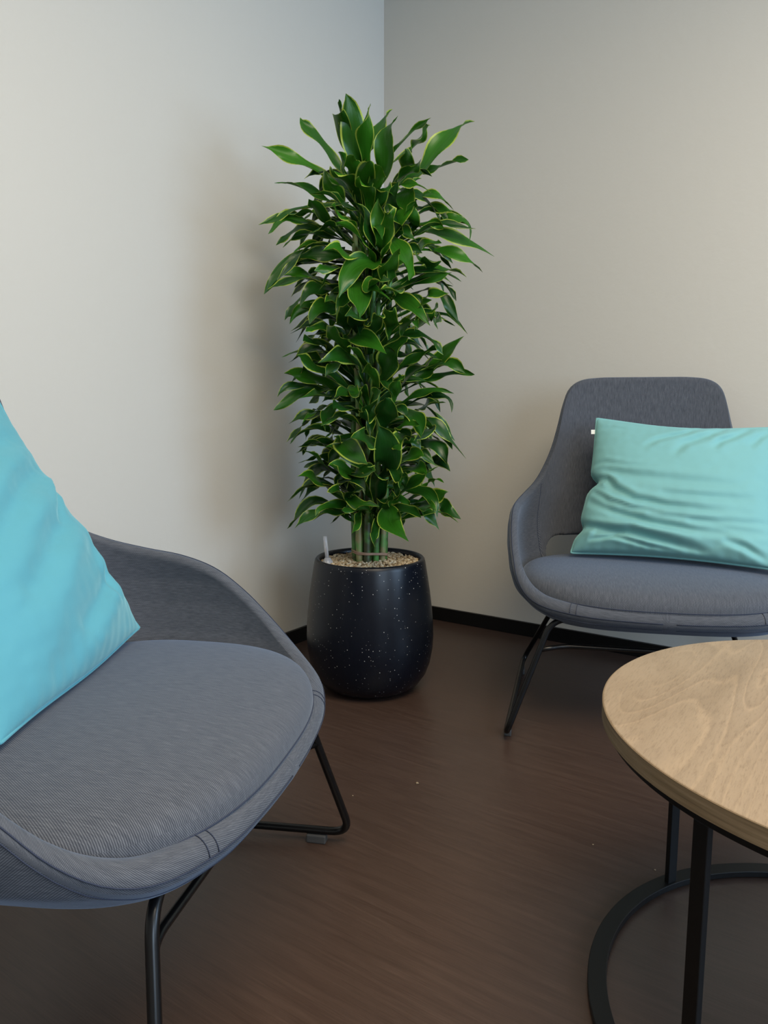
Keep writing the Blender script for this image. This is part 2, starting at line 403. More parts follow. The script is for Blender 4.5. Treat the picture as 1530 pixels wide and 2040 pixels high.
def grid_normal(j, k):
    a = GR[(j + 1) % NC][k] - GR[(j - 1) % NC][k]; b = GR[j][min(k + 1, NF + NW)] - GR[j][max(k - 1, 0)]
    n = a.cross(b); return n.normalized()
CX, CZ, CW, CH, CR = 0, .437, .305, .047, .045
def sdf(x, z):
    qx = abs(x - CX) - (CW - CR); qz = abs(z - CZ) - (CH - CR)
    return math.hypot(max(qx, 0), max(qz, 0)) + min(max(qx, qz), 0) - CR
K1 = NF + NW
def thick(j, k):
    jj = abs(((j - JC + NC // 2) % NC) - NC // 2); q = rim[min(jj, NR - 1)].y
    f = min(1, max(0, (q - .10) / .15)); f = f * f * (3 - 2 * f)
    lo = .026; return lo + (.046 - lo) * f * min(1, max(0, (k - NF * .4) / (NF * .8)))
hole = set()
for j in range(NC):
    for k in range(NF, K1):
        c = (GR[j][k] + GR[(j + 1) % NC][k] + GR[j][k + 1] + GR[(j + 1) % NC][k + 1]) / 4
        if c.y < -.12 and c.z > .36 and sdf(c.x, c.z) < 0: hole.add((j, k))
cellv = lambda c: {(c[0], c[1]), ((c[0] + 1) % NC, c[1]), (c[0], c[1] + 1), ((c[0] + 1) % NC, c[1] + 1)}
hv = set().union(*[cellv(c) for c in hole])
edgev = {v for v in hv if any(c not in hole for c in ((v[0], v[1]), ((v[0] - 1) % NC, v[1]), (v[0], v[1] - 1), ((v[0] - 1) % NC, v[1] - 1)))}
GN = [[grid_normal(j, k) for k in range(K1 + 1)] for j in range(NC)]
for j in range(NC):
    for k in range(K1 + 1):
        n = GN[j][k]
        if (Vector((0, 0, .62)) - GR[j][k]).dot(n) < 0: GN[j][k] = -n
    for k in range(2): GN[j][k] = Vector((0, 0, 1))
TG = []
for j in range(NC):
    TG.append((GR[j][K1] - GR[j][K1 - 4]).normalized())
TG = [sum((TG[(j + d) % NC] for d in range(-5, 6)), Vector()).normalized() for j in range(NC)]
for it in range(6):
    o_ = [[n.copy() for n in c] for c in GN]
    for j in range(NC):
        for k in range(2, K1 + 1):
            GN[j][k] = (o_[j][k] * 2 + o_[j - 1][k] + o_[(j + 1) % NC][k] + o_[j][k - 1] + o_[j][min(k + 1, K1)]).normalized()
for j in range(NC):           # the front lip rolls over evenly
    dj = ((j - JC + NC // 2) % NC) - NC // 2; f = min(1, max(0, (abs(dj) - 64) / 12)); f = f * f * (3 - 2 * f)
    if f <= 0: continue
    tg = (GR[(j + 2) % NC][K1] - GR[(j - 2) % NC][K1]); rad = Vector((tg.y, -tg.x, 0)).normalized()
    if rad.dot(Vector((GR[j][K1].x, GR[j][K1].y, 0))) < 0: rad = -rad
    nd_ = (Vector((0, 0, .80)) - rad * .60).normalized(); td = (rad * .80 + Vector((0, 0, .60))).normalized()
    for k in range(NF - 3, K1 + 1):
        g = f * min(1, max(0, (k - NF + 3) / 20)); GN[j][k] = GN[j][k].lerp(nd_, g).normalized()
    TG[j] = TG[j].lerp(td, f).normalized()
for v in edgev:
    p = GR[v[0]][v[1]]
    for it in range(4):
        x, z = p.x, p.z; d = sdf(x, z); h = 1e-4
        p.x -= (sdf(x + h, z) - sdf(x - h, z)) / (2 * h) * d; p.z -= (sdf(x, z + h) - sdf(x, z - h)) / (2 * h) * d
near = {(((a + d) % NC), b + e) for a, b in edgev for d in (-1, 0, 1) for e in (-1, 0, 1)} - hv
for it in range(3):
    for a, b in near:
        GR[a][b] = GR[a][b].lerp((GR[a - 1][b] + GR[(a + 1) % NC][b] + GR[a][b - 1] + GR[a][b + 1]) / 4, .4)
def make_shell(parent):
    bm = bmesh.new(); uvl = bm.loops.layers.uv.new('UVMap')
    NCAP = 7; V = []; U = []
    ci, co = bm.verts.new((0, 0, .338 + .013)), bm.verts.new((0, 0, .338 - .013))
    for j in range(NC):
        jj = j - JC; s = 0; us = []
        for k in range(K1 + 1):
            p = GR[j][k]
            if k > NF: s += (p - GR[j][k - 1]).length
            us.append((p.x, p.y) if k <= NF else ((s, jj * .0165) if abs(jj) > 35 else (jj * .0100, s)))
        vs = [bm.verts.new(GR[j][k] + GN[j][k] * thick(j, k) / 2) if k else ci for k in range(K1 + 1)]
        T = TG[j]; n = GN[j][K1]; T = (T - n * T.dot(n)).normalized(); t = thick(j, K1) / 2
        u = list(us)
        for q in range(1, NCAP):
            a = math.pi * q / NCAP; vs.append(bm.verts.new(GR[j][K1] + n * math.cos(a) * t + T * math.sin(a) * t * .95))
            u.append((us[K1][0] + (t * a if abs(jj) > 35 else 0), us[K1][1] + (0 if abs(jj) > 35 else t * a)))
        vs += [bm.verts.new(GR[j][k] - GN[j][k] * thick(j, k) / 2) if k else co for k in range(K1, -1, -1)]
        u += us[::-1]
        V.append(vs); U.append(u)
    nv = len(V[0]); kof = lambda m: m if m <= K1 else (nv - 1 - m)
    for j in range(NC):
        j2 = (j + 1) % NC
        for m in range(nv - 1):
            inner = m < K1; outer = m >= K1 + NCAP
            if inner and (j, m) in hole: continue
            if outer and (j, nv - 2 - m) in hole: continue
            ids = [(j, m), (j2, m), (j2, m + 1), (j, m + 1)]
            pts = [V[a][b] for a, b in ids]
            if m == 0: ids = ids[1:] ; pts = [ci, V[j2][1], V[j][1]]; ids = [(j, 0), (j2, 1), (j, 1)]
            elif m == nv - 2: ids = [(j, m), (j2, m), (j, m + 1)]; pts = [V[j][m], V[j2][m], co]
            f = bm.faces.new(pts)
            # keep one fleck direction per face, also across a panel border
            kk = [kof(b) for a, b in ids]
            for lp, (a, b) in zip(f.loops, ids): lp[uvl].uv = U[a][b]
            us_ = [Vector(lp[uvl].uv) for lp in f.loops]
            if max((p - q).length for p in us_ for q in us_) > .1:
                for lp, (a, b) in zip(f.loops, ids): c = lp.vert.co; lp[uvl].uv = (c.x, c.z + c.y)
    for (j, k) in hole:      # close the wall of the opening
        j2 = (j + 1) % NC
        for (nb, a, b) in ((((j - 1) % NC, k), (j, k + 1), (j, k)), ((j2, k), (j2, k), (j2, k + 1)), ((j, k - 1), (j, k), (j2, k)), ((j, k + 1), (j2, k + 1), (j, k + 1))):
            if nb in hole: continue
            m1, m2 = (GR[a[0]][a[1]], GR[b[0]][b[1]])
            f = bm.faces.new((V[a[0]][a[1]], V[b[0]][b[1]], V[b[0]][nv - 1 - b[1]], V[a[0]][nv - 1 - a[1]]))
            for lp in f.loops: c = lp.vert.co; lp[uvl].uv = (c.x, c.z + c.y)
    loose = [v for v in bm.verts if not v.link_faces]; bmesh.ops.delete(bm, geom=loose, context='VERTS')
    bmesh.ops.recalc_face_normals(bm, faces=bm.faces)
    o = obj('shell', bm, M['fabric'], parent, mods=[('SUBSURF', dict(levels=1, render_levels=1))])
    # seams, sub-parts of the shell
    def onto(j, dist, side):          # a point dist metres in from the rim on the inner (+1) or outer (-1) face
        jn = j % NC; L = 0; k = K1; p = GR[jn][K1].copy()
        while k > 1:
            q = (GR[jn][k] - GR[jn][k - 1]).length
            if L + q >= dist: p = GR[jn][k].lerp(GR[jn][k - 1], (dist - L) / q); break
            L += q; k -= 1
        k = max(k, 2); return p + GN[jn][k] * side * (thick(jn, k) / 2 + .0001)
    def seam(pts, r):
        b = bmesh.new(); add_tube(b, pts, r, 6); return obj('seam', b, M['seam'], o)
    def cap(j, a):                    # a point on the rounded rim
        jn = j % NC; n = GN[jn][K1]; T = TG[jn]; T = (T - n * T.dot(n)).normalized(); t = thick(jn, K1) / 2
        return GR[jn][K1] + (n * math.cos(a) + T * math.sin(a) * .95) * (t + .0002)
    ring = [cap(JC + i, math.pi * (.70 + .02 * min(1, max(0, (abs(i) - 60) / 20)))) for i in range(-(NR - 2), NR - 1)]
    seam(ring, .0010)
    seam([onto(JC + i, .004, -1) for i in range(-(NR - 2), NR - 1)], .0008)
    for sgn in (1, -1):
        n_up = range(4, 60)
        jsh = 36; pts = []
        for k in range(K1 - 1, NF, -1):
            jn = (JC + sgn * (jsh + int((K1 - k) * .0))) % NC
            if (jn, k) in hole or ((jn - 1) % NC, k) in hole: break
            pts.append(GR[jn][k] + GN[jn][k] * (thick(jn, k) / 2 + .0002))
        if len(pts) > 3: seam(pts, .0010)
        for d in (0, 1):
            jn = (JC + sgn * (80 + d)) % NC
            seam([GR[jn][k] + GN[jn][k] * (thick(jn, k) / 2 + .0001) for k in range(NF + 3, K1, 4)] + [cap(jn, math.pi * q) for q in (.1, .2, .3, .4, .5, .6, .7)], .0007)
    return o
def make_cushion(parent):
    rings = [(.10, .372, 0), (.04, .372, 0), (.014, .374, 0), (.003, .381, 0), (.0, .392, 0), (-.0005, .3985, 0), (.0005, .4005, 0), (.0005, .407, 0), (.003, .416, 0), (.008, .4245, 0), (.017, .432, 0), (.032, .438, 0), (.055, .443, 0), (.09, .447, 0), (.09, .450, .82), (.09, .452, .62), (.09, .4535, .40), (.09, .454, .2)]
    N = 144; bm = bmesh.new(); uvl = bm.loops.layers.uv.new('UVMap')
    p = 2.7; prev = None; allr = []
    def outline(al, inset):
        s, c = math.sin(al), math.cos(al)
        a = .376 - inset; b = (.294 if c > 0 else .272) - inset
        return a * math.copysign(abs(s) ** (2 / p), s), b * math.copysign(abs(c) ** (2 / p), c)
    als = [2 * math.pi * k / N for k in range(N)]
    for ins, z, sc_ in rings:
        r = []
        for al in als:
            x, y = outline(al, ins)
            if sc_: x *= sc_; y *= sc_
            front = max(0, math.cos(al)) ** 2
            zz = z - .010 * front * max(0, (y - .05) / .24) ** 2 if z > .39 else z - .006 * front      # waterfall front
            r.append(bm.verts.new((x, y, zz)))
        allr.append(r)
    for A_, B_ in zip(allr, allr[1:]):
        for k in range(N): bm.faces.new((A_[k], A_[(k + 1) % N], B_[(k + 1) % N], B_[k]))
    bm.faces.new(allr[0][::-1])
    cv = bm.verts.new((0, 0, .4542))
    for k in range(N): bm.faces.new((allr[-1][k], allr[-1][(k + 1) % N], cv))
    bmesh.ops.recalc_face_normals(bm, faces=bm.faces)
    for f in bm.faces:
        side = abs(f.normal.z) < .45
        for lp in f.loops:
            c = lp.vert.co; lp[uvl].uv = (c.x, c.y + (c.z if side else 0))
    o = obj('seat_cushion', bm, M['fabric'], parent, mods=[('SUBSURF', dict(levels=1, render_levels=1))])
    b = bmesh.new(); pts = []
    for k in range(N):
        x, y = outline(als[k], -.0002); front = max(0, math.cos(als[k])) ** 2
        pts.append((x, y, .3995 - .010 * front * max(0, (y - .05) / .24) ** 2))
    add_tube(b, pts, .0011, 6, closed=True); obj('seam', b, M['seam'], o)
    return o
def make_chair():
    root = empty('lounge_chair', (0, 0, 0))
    make_shell(root); make_cushion(root)
    for s in (1, -1):
        b = bmesh.new()
        p = [(s * .17, .215, .341), (s * .288, .226, .338), (s * .402, .288, .026), (s * .366, -.36, .026), (s * .228, -.215, .341), (s * .12, -.17, .343)]
        pts = fillet(p, .045, 8); add_tube(b, pts, .0082, 14)
        leg = obj('sled_leg', b, M['black'], root)
        for y in (.215, -.29):
            x = s * (.402 - (.288 - y) / .648 * .036)
            b = bmesh.new(); add_box(b, (x, y, .0095), (.020, .042, .019))
            obj('floor_glider', b, M['rubber'], leg, smooth=False, mods=[('BEVEL', dict(width=.003, segments=2))])
    b = bmesh.new()
    J = (.318, .243, .256)
    add_tube(b, fillet([J, (.256, .208, .260), (-.256, .208, .260), (-J[0], J[1], J[2])], .03, 6), .0068, 12)
    obj('crossbar', b, M['black'], root)
    return root
def pose(o, x, y, a): o.location = (x, y, 0); o.rotation_euler = (0, 0, a - math.pi / 2)
POSE_L = (-.432, 1.127, -.204); POSE_R = (.779, 2.136, -1.77)
ch = make_chair(); pose(ch, *POSE_R)
tag(ch, 'grey fabric lounge chair with high tapered back, standing against the right wall behind the table', 'chair', 'grey lounge chairs')
ch2 = copy_tree(ch); pose(ch2, *POSE_L)
tag(ch2, 'large grey fabric lounge chair at left foreground, its back cut off by the frame', 'chair')
def chair_pt(P, x, y, z):
    a = P[2]; F = Vector((math.cos(a), math.sin(a), 0)); R = Vector((F.y, -F.x, 0))
    return Vector((P[0], P[1], 0)) + R * x + F * y + Vector((0, 0, z))

# ------------------------------------------------------------------ pillows
def pillow(name, corners, T, creases, mat, seed, edge_dent=(), belly=0.0, gam=.42, kc=1.45, pipe=.004):
    BL, BR, TR, TL = corners; N = 110; M_ = 90
    ctr = (BL + BR + TR + TL) / 4
    nrm = ((BR - BL).cross(TL - BL)).normalized()
    W = ((BR - BL).length + (TR - TL).length) / 2; Hh = ((TL - BL).length + (TR - BR).length) / 2
    def base(u, v):       # u,v 0..1
        # sides pull in between the corners
        du = .055 * math.sin(math.pi * v); dv = .045 * math.sin(math.pi * u)
        uu = .5 + (u - .5) * (1 - du * 2 * abs(u - .5) ** 1.5 * 1.6); vv = .5 + (v - .5) * (1 - dv * 2 * abs(v - .5) ** 1.5 * 1.6)
        for (side, pos, dep, wid) in edge_dent:
            if side == 'L': uu += dep * math.exp(-((v - pos) / wid) ** 2) * (1 - u) ** 6
            if side == 'R': uu -= dep * math.exp(-((v - pos) / wid) ** 2) * u ** 6
            if side == 'B': vv += dep * math.exp(-((u - pos) / wid) ** 2) * (1 - v) ** 6
            if side == 'T': vv -= dep * math.exp(-((u - pos) / wid) ** 2) * v ** 6
        b = BL * (1 - uu) * (1 - vv) + BR * uu * (1 - vv) + TR * uu * vv + TL * (1 - uu) * vv
        return b
    def wr(u, v):
        x, y = u * W, v * Hh; d = 0
        for path, dep, wid in creases:
            m = 1e9; tt = 0; n = len(path) - 1
            for i in range(n):
                ax, ay = path[i][0] * W, path[i][1] * Hh; bx, by = path[i + 1][0] * W, path[i + 1][1] * Hh
                ex, ey = bx - ax, by - ay; q = ((x - ax) * ex + (y - ay) * ey) / (ex * ex + ey * ey); q = min(1, max(0, q))
                dd = math.hypot(x - ax - q * ex, y - ay - q * ey)
                if dd < m: m = dd; tt = (i + q) / n; sg = (ex * (y - ay) - ey * (x - ax))
            fade = math.sin(math.pi * min(1, max(0, .10 + tt * .90))) ** .7
            g = m / wid
            d += kc * dep * fade * (-math.exp(-g * g) + .55 * math.exp(-((g - 1.9) / 1.1) ** 2) * (1 if sg > 0 else .55))
        d += .0045 * noise.noise(Vector((x * 7 + y * 3, y * 20 - x * 2, seed))) + .0012 * noise.noise(Vector((x * 40, y * 60, seed + 5)))
        # tiny puckers along the piping
        e = min(u, 1 - u, v, 1 - v)
        al = v * Hh if min(u, 1 - u) < min(v, 1 - v) else u * W
        d += .0016 * math.exp(-(e / .05)) * math.sin(al * 190 + 3 * noise.noise(Vector((al * 9, seed, 0))))
        return d
    bm = bmesh.new()
    F = [[None] * (M_ + 1) for _ in range(N + 1)]; K = [[None] * (M_ + 1) for _ in range(N + 1)]
    def ease(t): return .5 - .5 * math.cos(math.pi * t) * (1 - .0)
    for i in range(N + 1):
        for j in range(M_ + 1):
            u = .55 * ease(i / N) + .45 * i / N; v = .55 * ease(j / M_) + .45 * j / M_
            b = base(u, v); th = (max(0, 4 * u * (1 - u)) * max(0, 4 * v * (1 - v))) ** gam
            th *= 1 + belly * (.5 - v)
            d = wr(u, v) * min(1, th * 1.8)
            F[i][j] = bm.verts.new(b + nrm * (T * .62 * th + d + (.0 if 0 < i < N and 0 < j < M_ else 0)))
            if i in (0, N) or j in (0, M_): K[i][j] = F[i][j]
            else: K[i][j] = bm.verts.new(b - nrm * (T * .38 * th))
    for i in range(N):
        for j in range(M_):
            bm.faces.new((F[i][j], F[i + 1][j], F[i + 1][j + 1], F[i][j + 1]))
            bm.faces.new((K[i][j], K[i][j + 1], K[i + 1][j + 1], K[i + 1][j]))
    loop = [F[i][0].co.copy() for i in range(N)] + [F[N][j].co.copy() for j in range(M_)] + [F[i][M_].co.copy() for i in range(N, 0, -1)] + [F[0][j].co.copy() for j in range(M_, 0, -1)]
    org = ctr.copy(); org.z = min(BL.z, BR.z)
    for v in bm.verts: v.co -= org
    root = obj(name, bm, mat, None); root.location = org
    if pipe:
        b = bmesh.new(); lp = [p - org for k, p in enumerate(loop) if k % 2 == 0]
        add_tube(b, lp, pipe, 8, closed=True); obj('piping', b, mat, root)
    return root, base, nrm, org
R_ = lambda x, y, z: chair_pt(POSE_R, x, y, z)
L_ = lambda x, y, z: chair_pt(POSE_L, x, y, z)
cr = [([(0.02, .52), (.10, .50), (.18, .43), (.30, .36), (.48, .32), (.75, .30)], .010, .010),
      ([(0.0, .56), (.12, .56), (.30, .52), (.55, .50), (.85, .50)], .006, .014),
      ([(.05, .34), (.2, .27), (.40, .20), (.62, .17), (.9, .17)], .008, .011),
      ([(.06, .41), (.16, .34), (.30, .29), (.46, .27)], .006, .008),
      ([(.12, .12), (.3, .13), (.5, .08), (.7, .03)], .012, .012),
      ([(.02, .17), (.12, .16), (.28, .13)], .010, .010),
      ([(.62, .99), (.50, .90), (.38, .83), (.30, .76)], .006, .010),
      ([(.74, .99), (.62, .88), (.52, .80), (.46, .70)], .006, .013),
      ([(.86, .99), (.78, .90), (.70, .84), (.66, .76)], .006, .011),
      ([(.98, .98), (.90, .9), (.84, .8)], .006, .012),
      ([(.0, .62), (.10, .63), (.24, .60), (.40, .60)], .004, .007), ([(.04, .47), (.12, .43), (.22, .37), (.34, .33)], .005, .006), ([(.10, .08), (.22, .10), (.40, .045), (.55, .02)], .006, .006),
      ([(.40, .25), (.60, .235), (.85, .25), (.99, .27)], .005, .009), ([(.45, .40), (.65, .40), (.9, .41)], .004, .010), ([(.01, .90), (.10, .92), (.22, .90)], .003, .007),
      ([(.60, .22), (.75, .21), (.95, .2)], .005, .010), ([(.95, .04), (.85, .10), (.75, .13)], .008, .010)]
pr, base_r, nr, org_r = pillow('throw_pillow', (R_(.228, -.085, .464), R_(-.315, .06, .464), R_(-.375, -.20, .845), R_(.155, -.245, .870)), .15, cr, M['aqua'], 3.1,
    edge_dent=[('L', .50, .05, .045), ('L', .17, .03, .05), ('T', .5, .025, .35)], belly=.35)
tag(pr, 'wrinkled pale aqua throw pillow with a tiny white side tag, on the right lounge chair', 'pillow')
bm = bmesh.new(); p = base_r(0.02, .90) - org_r
ax = (R_(.2, -.2, .8) - R_(-.2, -.2, .8)).normalized()
mt = Matrix((ax, nr, ax.cross(nr))).transposed()
add_box(bm, p + ax * .012, (.026, .0015, .015), mt); obj('care_tag', bm, M['white'], pr, smooth=False)
cl = [([(.30, .06), (.62, .22), (.92, .36)], .006, .03), ([(.3, .30), (.6, .42), (.95, .52)], .006, .022), ([(.25, .45), (.6, .60), (.97, .70)], .005, .02),
      ([(.5, .12), (.75, .2), (.97, .24)], .007, .018), ([(.80, .16), (.86, .30), (.90, .42)], .006, .012), ([(.3, .66), (.6, .76), (.93, .84)], .005, .02),
      ([(.70, .47), (.86, .57), (.97, .60)], .005, .010)]
FB = L_(-.322, -.130, .472); NB = L_(.20, -.035, .468); NT = L_(.20, -.33, .90); FT = L_(-.235, -.352, .925)
pl, bl_, nl_, ol_ = pillow('throw_pillow', (NB, FB, FT, NT), .115, cl, M['aqua2'], 8.4, edge_dent=[('R', .42, .05, .35), ('B', .55, -.045, .42)], belly=.8, gam=.55, kc=1.7, pipe=.003)
tag(pl, 'turquoise velvet throw pillow leaning on the left foreground chair, cut by the frame edge', 'pillow')

# ------------------------------------------------------------------ round table
TC = Vector((.709, .973, 0)); tb = empty('coffee_table', TC)
tag(tb, 'round coffee table with light oak top and black steel ring base', 'table')
bm = bmesh.new(); R0 = .396; zt = .471; tk = .026
add_lathe(bm, [(0, zt), (R0 * .5, zt), (R0 - .002, zt), (R0 - .0005, zt - .0006), (R0, zt - .002), (R0, zt - tk + .001), (R0 - .001, zt - tk), (0, zt - tk)], 160)
obj('tabletop', bm, M['oak'], tb, smooth=False)
bm = bmesh.new(); add_lathe(bm, [(R0 + .0006, zt - .0014), (R0 + .0006, zt - tk + .0006), (R0 - .003, zt - tk + .0006), (R0 - .003, zt - .0014)], 160, close=True)
obj('edge_band', bm, M['edge'], tb, smooth=False)['label'] = 'darker oak edge banding'
def ring_band(name, ro, ri, z0, z1, mat):
    bm = bmesh.new(); add_lathe(bm, [(ro, z0), (ro, z1), (ri, z1), (ri, z0)], 160, close=True)
    return obj(name, bm, mat, tb, smooth=False, mods=[('BEVEL', dict(width=.0012, segments=2, limit_method='ANGLE'))])
ring_band('top_ring', .389, .364, zt - tk - .012, zt - tk, M['tblack'])
ring_band('base_ring', .402, .373, .003, .015, M['tblack'])
for k, ang in enumerate((116, 206, 296, 26)):
    a = math.radians(ang); bm = bmesh.new(); hh = zt - tk - .012 - .014
    add_box(bm, (.382 * math.cos(a), .382 * math.sin(a), .014 + hh / 2), (.010, .021, hh), Matrix.Rotation(a, 3, 'Z'))
    obj('leg', bm, M['tblack'], tb, smooth=False, mods=[('BEVEL', dict(width=.0015, segments=2))])

# ------------------------------------------------------------------ pot, gravel, gauge
PX, PY = -.045, 2.37
bm = bmesh.new()
prof = [(0, 0), (.09, 0), (.118, .002), (.14, .010), (.163, .028), (.182, .056), (.195, .092), (.2025, .135), (.205, .175), (.2035, .22), (.199, .27), (.193, .32), (.1855, .37), (.178, .415), (.1755, .426), (.171, .431), (.166, .431), (.1615, .427), (.160, .415), (.160, .34), (0, .34)]
add_lathe(bm, prof, 128)
pot = obj('planter_pot', bm, M['pot']); pot.location = (PX, PY, 0)
tag(pot, 'round tapered black planter with fine white speckles standing on the floor in the corner', 'planter')
random.seed(11)
bm = bmesh.new()
tmpl = bmesh.new(); bmesh.ops.create_icosphere(tmpl, subdivisions=1, radius=1); tv = [v.co.copy() for v in tmpl.verts]; tf = [[v.index for v in f.verts] for f in tmpl.faces]; tmpl.free()
add_lathe(bm, [(0, .412), (.155, .410), (.158, .345), (0, .345)], 48)
for k in range(1900):
    r = .153 * math.sqrt(random.random()); a = random.random() * 6.283
    s = random.uniform(.0032, .0062); sc = Vector((random.uniform(.8, 1.4), random.uniform(.7, 1.2), random.uniform(.6, .95))) * s
    rot = Matrix.Rotation(random.random() * 6.28, 3, 'Z') @ Matrix.Rotation(random.uniform(-.5, .5), 3, 'X')
    c = Vector((r * math.cos(a), r * math.sin(a), .4135 + random.uniform(0, .0055) + (.004 if r < .08 else 0)))
    vs = [bm.verts.new(c + rot @ Vector((v.x * sc.x * random.uniform(.8, 1.15), v.y * sc.y * random.uniform(.8, 1.15), v.z * sc.z))) for v in tv]
    for f in tf: bm.faces.new([vs[i] for i in f])
gv = obj('gravel', bm, M['gravel'], smooth=False); gv.location = (PX, PY, 0)
tag(gv, 'beige gravel covering the soil inside the black planter', 'gravel', kind='stuff')
gx, gy = -.178, 2.335
g = empty('water_gauge', (gx, gy, .415)); tag(g, 'clear plastic water level gauge stuck in the gravel at the planter edge', 'water gauge')
tilt = Matrix.Rotation(math.radians(-5), 3, 'Y')
bm = bmesh.new(); add_lathe(bm, [(0, .010), (.0062, .010), (.0062, .088), (.005, .0895), (0, .0895)], 24)
for v in bm.verts: v.co = tilt @ v.co
obj('tube', bm, M['clear'], g)
bm = bmesh.new(); add_lathe(bm, [(.019, -.006), (.019, .003), (.0085, .020), (.0065, .021), (.0065, -.006)], 24, close=True)
obj('collar', bm, M['clear'], g)
bm = bmesh.new(); add_lathe(bm, [(0, .012), (.0017, .012), (.0017, .050), (0, .050)], 12)
for v in bm.verts: v.co = tilt @ v.co + Vector((0, 0, 0))
obj('float_rod', bm, M['tie'], g)

# ------------------------------------------------------------------ plant
plant = empty('dracaena_plant', (PX, PY, .415))
tag(plant, 'tall bushy dracaena with yellow-edged green leaves on bundled canes in the black planter', 'potted plant')
O = Vector((PX, PY, .415))
def px_at(px, py, y):
    a = (px - 765) / FPX; b = (1020 - py) / FPX
    r = Vector((a, math.cos(PITCH) + b * math.sin(PITCH), -math.sin(PITCH) + b * math.cos(PITCH)))
    return EYE + r * (y / r.y)
random.seed(5)
canes = []
tops = [1.50, .72, 1.10, 1.32, .62, .95, 1.45, .80, 1.22, .66, 1.02, 1.38, .88, 1.54]
for k in range(14):
    if k < 10: a = k / 10 * 2 * math.pi + .2; r = .044
    else: a = (k - 10) / 4 * 2 * math.pi + .5; r = .018
    canes.append(dict(x=r * math.cos(a), y=r * math.sin(a) * .9, top=tops[k], a=a))
for c in canes:
    bm = bmesh.new(); n = 40; pts = []; rad = []
    rr = random.uniform(.0095, .0125); ph = random.random(); zb = -.004; zt_ = c['top'] - .415
    for i in range(n + 1):
        z = zb + (zt_ - zb) * i / n; spread = 1 + .45 * max(0, z / 1.1)
        pts.append((c['x'] * spread + .003 * math.sin(z * 9 + c['a']), c['y'] * spread + .003 * math.cos(z * 8 + c['a']), z))
        node = ((z + ph * .05) % .042) / .042
        rad.append(rr * (1 + (.10 if node < .16 else 0)) * (1 - .25 * i / n))
    # extra rings make the nodes crisp
    add_tube(bm, pts, rad, 12)
    c['obj'] = obj('cane', bm, M['cane'], plant); c['bm'] = bmesh.new()
    c['uv'] = c['bm'].loops.layers.uv.new('UVMap'); c['tone'] = c['bm'].loops.layers.float_color.new('tone')
    c['tip'] = Vector(pts[-1]) + O
def bez(P, t):
    P = [p.copy() for p in P]
    while len(P) > 1: P = [P[i].lerp(P[i + 1], t) for i in range(len(P) - 1)]
    return P[0]
def crown_of(base):
    return min(canes, key=lambda c: abs(c['tip'].z - base.z - .02) + .6 * (c['tip'].xy - base.xy).length)
def leaf(path, width, up, tone=.4, margin=.4, twist=0.0, fold=.25, root=None, curl=0.0, own=None):
    """path: points base..tip (world); the blade follows a Catmull curve through them."""
    P = ([root] if root is not None else []) + path
    S = resample(P, 22); n = len(S)
    c = own or crown_of(path[0]); b = c['bm']; rows = []
    L = sum((S[i + 1] - S[i]).length for i in range(n - 1))
    f0 = (path[0] - root).length / max(L, 1e-6) * .8 if root is not None else 0
    hk = Vector((random.uniform(-1, 1), random.uniform(-.6, .6), random.uniform(-1.2, .3))) * random.uniform(.008, .026)
    for i in range(n):
        q = i / (n - 1)
        if q > .8: S[i] = S[i] + hk * ((q - .8) / .2) ** 2
    wob = random.random() * 6.28; wf = random.uniform(9, 16)
    for i, p in enumerate(S):
        s = i / (n - 1); T = (S[min(i + 1, n - 1)] - S[max(i - 1, 0)]).normalized()
        side = T.cross(up)
        if side.length < .05: side = T.cross(Vector((.3, -1, .2)))
        side.normalize(); nm = side.cross(T).normalized()
        tw = twist * (s - .35) + .22 * math.sin(s * 4 + wob)
        rot = Matrix.Rotation(tw, 3, T); side = rot @ side; nm = rot @ nm
        q = max(0, (s - f0) / (1 - f0))
        if s <= f0: wd = .30 + .18 * s / max(f0, .01)
        else: wd = .48 + .52 * math.sin(min(1, q / .48) * math.pi / 2) ** 1.2 if q < .48 else max(0, math.cos((q - .48) / .52 * math.pi / 2)) ** .85
        wd *= width / 2
        if q > .93: wd = max(wd * .8, .0004)
        row = []
        for k in range(7):
            e = -1 + k / 3; lift = fold * abs(e) ** 1.3 * wd * (1.2 - .6 * s) - .0
            rip = .010 * math.sin(s * wf + wob + (2.1 if e > 0 else 0)) * abs(e) ** 3 * (.4 + s) * min(1, wd / .012)
            row.append(b.verts.new(p + side * e * wd * (1 - .12 * fold * abs(e)) + nm * (lift + rip) - O))
        rows.append(row)
    for i in range(n - 1):
        for k in range(6):
            f = b.faces.new((rows[i][k], rows[i][k + 1], rows[i + 1][k + 1], rows[i + 1][k]))
            f.smooth = True
            for lp, (ii, kk) in zip(f.loops, ((i, k), (i, k + 1), (i + 1, k + 1), (i + 1, k))):
                lp[c['uv']].uv = (kk / 6 , ii / (n - 1)); lp[c['tone']] = (tone, margin, 0, 1)
